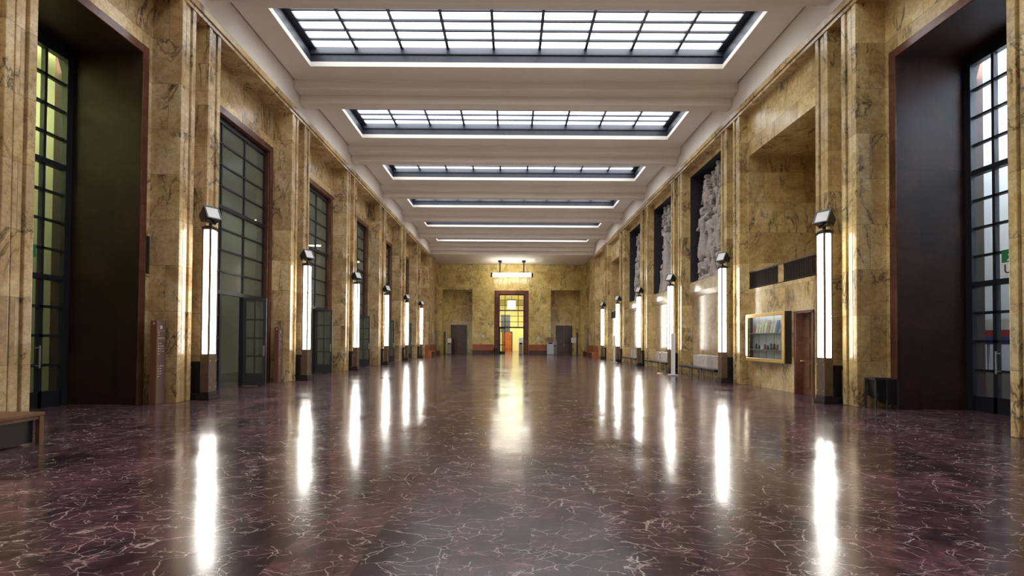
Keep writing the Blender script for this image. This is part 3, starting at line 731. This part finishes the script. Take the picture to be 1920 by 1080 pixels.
def make_relief(idx, k):
    a, b = bay_edges(k); y0, y1 = a+0.12, b-0.12; W = y1-y0; H = 9.68-4.5
    st = relief_mesh(11+idx*5, W, H); cap, figure, head, wing, rg = st[3:8]
    # u runs from the far end (0) to the near end (W)
    cap((0.40,0.0),(W-0.2,0.0),0.30,0.30,0.06,0.02)
    def crowd(u0, u1, v, n, s, base, slim=0.5, kneel=0.0):
        for uu in np.linspace(u0, u1, n):
            figure(uu+rg.uniform(-.10,.10), v+rg.uniform(-.12,.12), s*rg.uniform(.9,1.1), base+rg.uniform(-.04,.06), rg.uniform(-.35,.35), rg.rand() < slim, rg.rand() < kneel)
    if idx == 0:
        crowd(0.65, W-0.4, 2.05, 6, 0.62, 0.06); crowd(0.9, W-0.4, 3.05, 6, 0.58, 0.06, 0.4)
        for x in (2.45, 3.75): cap((x,1.2),(x,3.0),0.12,0.11,0.16,0.012,20)
        for i in range(24):
            t0, t1 = math.pi*i/24, math.pi*(i+1)/24
            for rr, bs in ((0.58,0.24),(0.78,0.20),(0.98,0.14)):
                cap((3.1+rr*math.cos(t0),3.0+rr*math.sin(t0)),(3.1+rr*math.cos(t1),3.0+rr*math.sin(t1)),0.075,0.075,bs)
        figure(3.1, 1.35, 0.95, 0.10, 0.05)
        figure(0.85, 1.25, 1.12, 0.20, 0.1, True, False, -1.2, 0.1); figure(1.65, 1.15, 1.0, 0.14, -0.15); figure(2.1, 1.5, 0.85, 0.10, 0.1)
        crowd(0.62, W-0.45, 0.1, 6, 0.80, 0.20, 0.6, 0.5)
        crowd(1.15, W-0.5, 3.95, 5, 0.50, 0.12, 0.3); figure(0.95, 2.9, 0.8, 0.14, 0.2); wing(2.75,4.5,0.5,0.08,-1)
        cap((0.62,2.2),(0.66,4.3),0.045,0.03,0.1); cap((0.95,3.9),(0.98,4.75),0.04,0.02,0.1)
    elif idx == 1:
        crowd(0.75, W-0.4, 2.4, 6, 0.60, 0.05); crowd(0.9, W-0.5, 3.4, 5, 0.62, 0.08, 0.4)
        cap((1.75,0.4),(1.75,1.7),0.55,0.42,0.10,0.02,12)
        figure(1.75, 1.6, 1.15, 0.22, 0.05, True, False, 0.3, -1.1); figure(2.9, 1.25, 1.05, 0.18, -0.2)
        figure(0.85, 1.2, 0.85, 0.14, 0.3, False); figure(3.6, 1.1, 1.0, 0.16, 0.2)
        crowd(0.6, W-0.4, 0.1, 6, 0.78, 0.20, 0.5, 0.5)
        crowd(1.1, W-0.6, 4.1, 4, 0.48, 0.12, 0.3); wing(2.2,4.4,0.45,0.08,1)
    else:
        crowd(0.7, W-0.4, 2.6, 6, 0.58, 0.05); crowd(0.9, W-0.5, 3.5, 5, 0.58, 0.08, 0.4)
        cap((1.3,1.9),(2.4,2.05),0.32,0.30,0.16); cap((2.4,2.1),(2.8,2.75),0.24,0.14,0.18); cap((2.8,2.8),(3.12,2.57),0.13,0.08,0.20)
        for x, q in ((1.2,-.1),(1.45,.12),(2.35,-.1),(2.6,.25)): cap((x,1.8),(x+q,1.25),0.13,0.08,0.16); cap((x+q,1.25),(x+q-.05,0.8),0.07,0.055,0.16)
        figure(1.85, 1.95, 0.95, 0.24, 0.15, False); figure(0.75, 1.2, 1.0, 0.14, 0.2); figure(3.5, 1.2, 1.05, 0.14, -0.2)
        crowd(0.6, W-0.4, 0.1, 7, 0.74, 0.20, 0.5, 0.5)
        crowd(1.0, W-0.6, 4.15, 4, 0.46, 0.12, 0.3)
    U, V = st[0], st[1]; Z = st[8]()
    # soft chisel texture
    Z = np.where(Z > -0.5, Z + 0.008*np.sin(U*31+3*np.sin(V*7)) * np.sin(V*27+2*np.sin(U*9)), Z)
    ny, nx = U.shape
    keep = Z > -0.5
    verts, faces, ids = [], [], -np.ones(U.shape, int)
    face_ok = keep[:-1,:-1] & keep[1:,:-1] & keep[:-1,1:] & keep[1:,1:]
    xb = XW+0.3
    used = np.zeros(U.shape, bool)
    used[:-1,:-1] |= face_ok; used[1:,:-1] |= face_ok; used[:-1,1:] |= face_ok; used[1:,1:] |= face_ok
    for j in range(ny):
        for i in range(nx):
            if used[j,i]:
                ids[j,i] = len(verts); verts.append((xb-0.02-min(0.50, max(0.03, float(Z[j,i])*1.15)), y1-float(U[j,i]), 4.5+float(V[j,i])))
    edge_count = {}
    for j in range(ny-1):
        for i in range(nx-1):
            if face_ok[j,i]:
                q = (ids[j,i], ids[j+1,i], ids[j+1,i+1], ids[j,i+1]); faces.append(q)
                for e in range(4):
                    key = (q[e], q[(e+1)%4]); kr = (key[1], key[0])
                    if kr in edge_count: del edge_count[kr]
                    else: edge_count[key] = 1
    back = {}
    def bk(i):
        if i not in back: back[i] = len(verts); verts.append((xb-0.003, verts[i][1], verts[i][2]))
        return back[i]
    for (p, q) in list(edge_count): faces.append((q, p, bk(p), bk(q)))
    me = bpy.data.meshes.new('figures'); me.from_pydata(verts, [], faces); me.update()
    for p in me.polygons: p.use_smooth = True
    me.materials.append(M['sculpt'])
    rt = thing('relief_panel', ['carved stone relief of robed figures under an arch, nearest on the right wall', 'carved stone relief of crowded figures around a pedestal, middle one on the right wall', 'carved stone relief of figures and a rider, farthest on the right wall'][idx], 'relief', (0,0,0), 0, 'carved reliefs on the right wall')
    o = bpy.data.objects.new('figures', me); C.objects.link(o); o.parent = rt
    MB().box(xb-0.012, xb-0.001, y0+0.01, y1-0.01, 4.52, 9.66).build('ground_slab', M['slate'], rt)
    MB().box(XB-0.01, xb-0.015, y1-0.03, y1-0.002, 4.5, 9.675).box(XB-0.01, xb-0.015, y0+0.002, y0+0.03, 4.5, 9.675).box(XB-0.01, xb-0.015, y0+0.03, y1-0.03, 9.65, 9.675).build('border_frame', M['slate'], rt)
    # plinth moulding below
    mm = MB(); xo = XB+0.12
    mm.prism([(xo-0.002,3.72),(xo-0.16,3.95),(xo-0.16,4.36),(xo-0.06,4.47),(xo-0.002,4.47)], y0+0.01, y1-0.01)
    mm.build('ledge', M['cream'], rt)
    MB().box(xo-0.03, xo-0.002, y0+0.01, y1-0.01, 1.0, 3.72, 0.004).build('lower_panel', M['pale'], rt)
    MB().box(xo-0.12, xo-0.002, y0+0.02, y1-0.35, 0.28, 0.96, 0.012).build('base_block', M['white_marble'], rt)
for i, k in enumerate((1,2,3)): make_relief(i, k)

# ------------------------------------------------------------------ benches under the reliefs
def metal_bench():
    r = thing('metal_bench', '', 'bench')
    MB().box(-0.25,0.25,-0.68,0.68,0.41,0.46,0.008).build('seat', M['iron_grey'], r)
    MB().box(-0.22,0.22,-0.64,0.64,0.36,0.41).build('apron', M['iron'], r)
    for q in (-1,1):
        for x in (-0.22, 0.2): MB().box(x,x+0.03,q*0.6-0.02,q*0.6+0.02,0,0.36).build('leg', M['steel'], r)
    return r
mb = metal_bench(); n = 0
for k, nm in ((1,'nearest'),(2,'middle'),(3,'farthest')):
    a, b = bay_edges(k)
    for j in range(3):
        o = mb if n == 0 else copy_tree(mb); n += 1
        place(o, (8.22, (a+b)/2-0.35+(j-1)*1.42, 0), 0, 'low dark metal bench under the %s relief, %s' % (nm, ['nearest the camera of its three','middle one of its three','farthest of its three'][j]), 'metal benches under the reliefs')

# ------------------------------------------------------------------ wooden benches
def wood_bench(L, name_label, group=None):
    r = thing('wooden_bench', name_label, 'bench', group=group)
    MB().box(-0.36,0.20,-L/2,L/2,0.42,0.50,0.01).build('seat', M['wood'], r)
    MB().box(-0.42,-0.36,-L/2,L/2,0.42,1.10,0.01).build('backrest', M['wood'], r)
    MB().box(-0.40,0.14,-L/2+0.05,L/2-0.05,0.0,0.42,0.0).build('base', M['wood_dark'], r)
    for q in (-1,1): MB().box(-0.38,0.20,q*(L/2-0.05),q*L/2,0,0.42).build('end_panel', M['wood'], r)
    return r
fb = wood_bench(2.45, '', 'wooden benches against the far wall')
place(fb, (-3.22, YFAR-0.43, 0), R(-90), 'orange wooden bench on the far wall, left of the centre doorway')
o = copy_tree(fb); place(o, (3.22, YFAR-0.43, 0), R(-90), 'orange wooden bench on the far wall, right of the centre doorway')
sb = wood_bench(2.6, '', 'wooden benches along the side walls')
place(sb, (-7.62, 48.2, 0), 0, 'orange wooden bench by the left wall beyond the last lamp')
for x, y, rz, lb in ((-7.85, 53.1, 0, 'orange wooden bench by the left wall next to the far corner'), (7.62, 48.2, R(180), 'orange wooden bench by the right wall beyond the last lamp'), (7.85, 53.1, R(180), 'orange wooden bench by the right wall next to the far corner')):
    o = copy_tree(sb); place(o, (x, y, 0), rz, lb)
# bench at the left edge of the view
r = thing('wooden_bench', 'low wooden bench with dark underside at the left edge, against the nearest pilaster', 'bench', (-7.70, 6.55, 0))
MB().box(-0.58,0.58,-1.05,1.05,0.42,0.47,0.008).build('seat', M['wood_brown'], r)
MB().box(0.50,0.56,-1.02,1.02,0.37,0.42).box(-0.56,-0.50,-1.02,1.02,0.37,0.42).build('apron', M['wood_brown'], r)
for qx in (-1,1):
    for qy in (-1,1): MB().box(qx*0.51,qx*0.57,qy*0.97,qy*1.04,0,0.42).build('leg', M['wood_brown'], r)
MB().box(-0.48,0.48,-0.96,0.96,0.03,0.40).build('under_seat_block', M['black'], r)  # plain black block filling the space under the seat

# ------------------------------------------------------------------ info totems
def totem():
    r = thing('info_totem', '', 'sign')
    MB().box(-0.075,0.075,-0.16,0.16,0,2.0,0.006).build('body', M['totem'], r)
    tp = MB().box(0.075,0.080,-0.15,0.15,0.02,1.98).build('text_panel', M['totem_face'], r)
    p = MB(); rg = random.Random(3)
    p.box(0.080,0.083,-0.05,0.03,1.80,1.88)
    z = 1.70
    for i in range(17):
        if i in (3, 9, 10, 11): z -= 0.075; continue
        for q in range(rg.randint(1,3)):
            y0 = -0.11 + q*0.075; p.box(0.080,0.083,y0,y0+rg.uniform(0.02,0.055),z,z+0.022)
        z -= 0.062
    p.box(0.080,0.083,-0.13,0.13,1.75,1.757).box(0.080,0.083,-0.13,0.13,1.56,1.567)
    p.box(-0.01,0.03,-0.163,-0.160,1.90,1.955)
    p.build('printing', M['print'], tp)
    return r
t0 = totem(); place(t0, (-8.62, 12.16, 0), 0, 'tall brown information totem with white lettering beside the left portal', 'brown information totems')
o = copy_tree(t0); place(o, (-8.62, YK[1]-PH-0.22, 0), 0, 'tall brown information totem beside the second lamp, left wall', 'brown information totems')
def slim(h, w=0.2):
    r = thing('slim_stele', '', 'sign')
    MB().box(-w/2,w/2,-0.06,0.06,0.04,h,0.006).build('panel', M['wood_dark'], r)
    MB().box(-w/2-0.05,w/2+0.05,-0.14,0.14,0,0.04,0.004).build('foot', M['black'], r)
    return r
sl = slim(2.5)
place(sl, (-7.55, 50.4, 0), 0, 'dark slim upright stele by the left wall near the wooden benches', 'dark slim steles')
for x, y, lb in ((-7.45, 56.6, 'dark slim upright stele beside the left niche'), (7.35, 56.6, 'dark slim upright stele beside the right niche'), (7.55, 50.4, 'dark slim upright stele by the right wall near the wooden benches')):
    o = copy_tree(sl); place(o, (x, y, 0), 0, lb)

# ------------------------------------------------------------------ far machines and stands
def machine(name, x, y, w, h, mat, cap_mat, label, cat):
    r = thing(name, label, cat, (x, y, 0))
    MB().box(-w/2,w/2,-0.2,0.2,0.04,h*0.72,0.01).build('body', mat, r)
    MB().prism([(-0.2,h*0.72),(0.2,h*0.72),(0.2,h),(-0.06,h)], -w/2, w/2, 'x').build('head', cap_mat, r)
    MB().box(-w*0.3,w*0.3,-0.20,-0.19,h*0.62,h*0.70).build('slot_panel', M['black'], r)
    MB().box(-w/2-0.03,w/2+0.03,-0.23,0.23,0,0.04).build('foot', M['black'], r)
machine('vending_machine', 4.35, 56.7, 0.75, 1.95, M['greyblue'], M['wood_brown'], 'pale blue grey machine with brown head beside the right niche', 'machine')
machine('ticket_post', 4.95, 57.3, 0.35, 1.5, M['greypaint'], M['greypaint'], 'narrow grey post standing before the right niche', 'post')
machine('ticket_post', 1.05, 56.2, 0.45, 1.85, M['greypaint'], M['steel'], 'grey box post standing at the right side of the centre doorway', 'post')
machine('ticket_post', -6.95, 56.9, 0.38, 1.75, M['greypaint'], M['white'], 'grey post with white top standing before the left niche', 'post')
r = thing('sign_stand', 'white sign on a thin post standing by the right niche door', 'sign', (7.05, 57.0, 0))
MB().box(-0.33,0.33,-0.02,0.02,1.35,1.9,0.004).build('board', M['white'], r); MB().cyl((0,0.04,0.03),(0,0.04,1.6),0.025).build('post', M['steel'], r); MB().cyl((0,0.04,0),(0,0.04,0.03),0.2).build('foot', M['steel'], r)
r = thing('waste_bin', 'small black bin at the left foot of the centre doorway', 'bin', (-1.75, 56.6, 0))
MB().cyl((0,0,0),(0,0,0.72),0.2,0.23,20).build('body', M['black'], r); MB().cyl((0,0,0.72),(0,0,0.78),0.24,0.2,20).build('lid', M['iron_grey'], r)
for x, z, lb in ((-3.22,2.02,'left'),(3.08,1.80,'right')):
    r = thing('round_sign', 'small round white sign on the far wall, %s of the centre doorway' % lb, 'sign', (x, YFAR, z), 0, 'round wall signs')
    MB().cyl((0,-0.03,0),(0,0,0),0.17,n=24).build('disc', M['white'], r); MB().cyl((0,-0.034,0),(0,-0.03,0),0.09,n=20).build('symbol', M['greyblue'], r)

# ------------------------------------------------------------------ trash stand by the right portal
r = thing('waste_bin', 'black framed waste bin against the pilaster beside the right portal', 'bin', (8.72, 12.14, 0))
fr = MB()
for qx in (-1,1):
    for qy in (-1,1): fr.box(qx*0.26-0.015,qx*0.26+0.015,qy*0.17-0.015,qy*0.17+0.015,0,0.73)
for z in (0.73,): fr.box(-0.275,0.275,-0.185,-0.155,z-0.03,z).box(-0.275,0.275,0.155,0.185,z-0.03,z).box(-0.275,-0.245,-0.155,0.155,z-0.03,z).box(0.245,0.275,-0.155,0.155,z-0.03,z)
fr.box(-0.015,0.015,-0.185,-0.160,0.0,0.70)
fr.build('frame', M['iron_grey'], r)
MB().prism([(-0.24,0.70),(-0.20,0.30),(-0.10,0.24),(0.14,0.10),(0.24,0.10),(0.24,0.70)], -0.15, 0.15).build('bag', M['black'], r)

# ------------------------------------------------------------------ wall vents, leaning boards, posts
r = thing('wall_vent', 'narrow upright dark vent in pale frame beside the left portal', 'vent', (-XW, 12.27, 3.1))
MB().box(0,0.03,-0.09,0.09,0,1.0,0.004).build('frame', M['gold'], r); MB().box(0.03,0.04,-0.065,0.065,0.04,0.96).build('grille', M['black'], r)
def board(h, w):
    r = thing('display_board', '', 'board')
    MB().box(-w/2,w/2,-0.02,0.02,0.05,h,0.004).build('panel', M['white'], r); MB().box(-w/2-0.02,w/2+0.02,-0.18,0.18,0,0.05,0.005).build('foot', M['steel'], r)
    return r
bd = board(1.95, 0.5); place(bd, (7.36, 23.4, 0), R(90), 'white upright display board seen almost edge on before the third right lamp', 'white display boards')
o = copy_tree(bd); place(o, (7.45, 37.0, 0), R(88), 'white upright display board before the fifth right lamp', 'white display boards')
r = thing('barrier_post', 'slender brass barrier post on the floor before the middle relief', 'post', (7.2, 24.9, 0))
MB().cyl((0,0,0.03),(0,0,0.95),0.022).sph((0,0,0.98),0.045).build('rod', M['brass'], r); MB().cyl((0,0,0),(0,0,0.03),0.15,0.12).build('foot', M['brass'], r)

# exit signs behind the portal glass
def text_mesh(body, size, mat, parent, mtx, name='lettering'):
    cu = bpy.data.curves.new('t', 'FONT'); cu.body = body; cu.size = size; cu.extrude = 0.004
    to = bpy.data.objects.new('t', cu); C.objects.link(to)
    bpy.context.view_layer.update()
    me = bpy.data.meshes.new_from_object(to.evaluated_get(bpy.context.evaluated_depsgraph_get()))
    bpy.data.objects.remove(to); bpy.data.curves.remove(cu)
    me.transform(mtx); me.materials.clear(); me.materials.append(mat)
    o = bpy.data.objects.new(name, me); C.objects.link(o); o.parent = parent; return o
for sgn, lb in ((1,'green and white exit sign at the right portal glass'),(-1,'small green exit sign hanging at the left portal glass')):
    r = thing('exit_sign', lb, 'sign', (sgn*(XW+PXD-0.5), 10.06, 3.0), 0, None)
    MB().box(-0.02,0.02,-0.65,0.65,0.28,0.55).build('green_panel', M['green'], r)
    MB().cyl((0,-0.5,0.55),(0,-0.5,5.42),0.01,n=8).cyl((0,0.5,0.55),(0,0.5,5.42),0.01,n=8).build('hanger', M['iron'], r)
    if sgn < 0: continue
    MB().box(-0.02,0.02,-0.65,0.65,0.0,0.28).build('white_panel', M['white'], r)
    # pictogram: running figure beside a doorway
    pg = MB(); xo = -sgn*0.024; x1 = -sgn*0.021
    Y = lambda y: -sgn*y
    def bar(p, q, w):
        d = Vector((q[0]-p[0], q[1]-p[1])); n_ = Vector((-d.y, d.x)).normalized()*w/2
        pts = [(Y(p[0]+n_.x), p[1]+n_.y), (Y(q[0]+n_.x), q[1]+n_.y), (Y(q[0]-n_.x), q[1]-n_.y), (Y(p[0]-n_.x), p[1]-n_.y)]
        pg.prism(pts, xo, x1, 'x')
    b0 = -0.42
    bar((b0,0.45),(b0-0.02,0.38),0.05); bar((b0-0.02,0.38),(b0+0.05,0.34),0.03); bar((b0+0.05,0.34),(b0+0.04,0.295),0.025); bar((b0-0.02,0.38),(b0-0.10,0.31),0.03)
    bar((b0,0.445),(b0+0.08,0.41),0.02); bar((b0,0.445),(b0-0.08,0.43),0.02)
    pg.cyl((xo,Y(b0+0.02),0.49),(x1,Y(b0+0.02),0.49),0.025,n=12)
    bar((b0+0.18,0.30),(b0+0.18,0.53),0.015); bar((b0+0.30,0.30),(b0+0.30,0.53),0.015); bar((b0+0.18,0.53),(b0+0.30,0.53),0.015)
    pg.build('pictogram', M['white'], r)
    rot = Matrix.Rotation(R(90),4,'X')
    mt = (Matrix.Rotation(R(-90),4,'Z') if sgn > 0 else Matrix.Rotation(R(90),4,'Z')) @ rot
    text_mesh('USCITA', 0.27, M['black'], r, Matrix.Translation((-sgn*0.022, Y(-0.60), 0.05)) @ mt)
# kiosk seen through the right portal glass
r = thing('poster_stand', 'stand with red, white and blue stripes seen through the right portal glass', 'stand', (12.3, 12.9, 0))
MB().box(-0.05,0.05,-0.35,0.35,0,0.9).box(-0.02,0.02,-0.33,-0.29,0.9,1.55).box(-0.02,0.02,0.29,0.33,0.9,1.55).build('body', M['greypaint'], r)
for z0, z1, c, nm in ((1.55,1.75,(0.04,0.09,0.35),'blue_band'),(1.75,1.92,(0.4,0.04,0.06),'red_band'),(1.92,2.2,(0.75,0.75,0.75),'white_band')):
    MB().box(-0.05,0.05,-0.35,0.35,z0,z1).build(nm, simple(nm, c, 0.4), r)

# ------------------------------------------------------------------ camera, world, view
w = bpy.data.worlds.new('world'); bpy.context.scene.world = w; w.use_nodes = True
w.node_tree.nodes['Background'].inputs['Color'].default_value = (0.5,0.55,0.65,1); w.node_tree.nodes['Background'].inputs['Strength'].default_value = 0.02
cam = bpy.data.cameras.new('camera'); co = bpy.data.objects.new('camera', cam); C.objects.link(co)
F = 950.0; PITCHA = 0.0173
cam.sensor_width = 36; cam.lens = F/1920*36; cam.clip_start = 0.05; cam.clip_end = 300
cam.shift_x = 4/1920
cam.shift_y = (638-540-F*math.tan(PITCHA))/1920
co.matrix_world = Matrix.Translation((-0.18, 0, 1.58)) @ Matrix.Rotation(math.pi/2+PITCHA, 4, 'X') @ Matrix.Rotation(0.0062, 4, 'Z')
sc = bpy.context.scene; sc.camera = co
vs = sc.view_settings; vs.view_transform = 'Standard'; vs.look = 'None'; vs.gamma = 1; vs.use_curve_mapping = False
vs.exposure = 0.78
sc.cycles.max_bounces = 8; sc.cycles.diffuse_bounces = 4; sc.cycles.glossy_bounces = 4; sc.cycles.transparent_max_bounces = 12
sc.cycles.sample_clamp_indirect = 4.0
sc.cycles.use_denoising = True
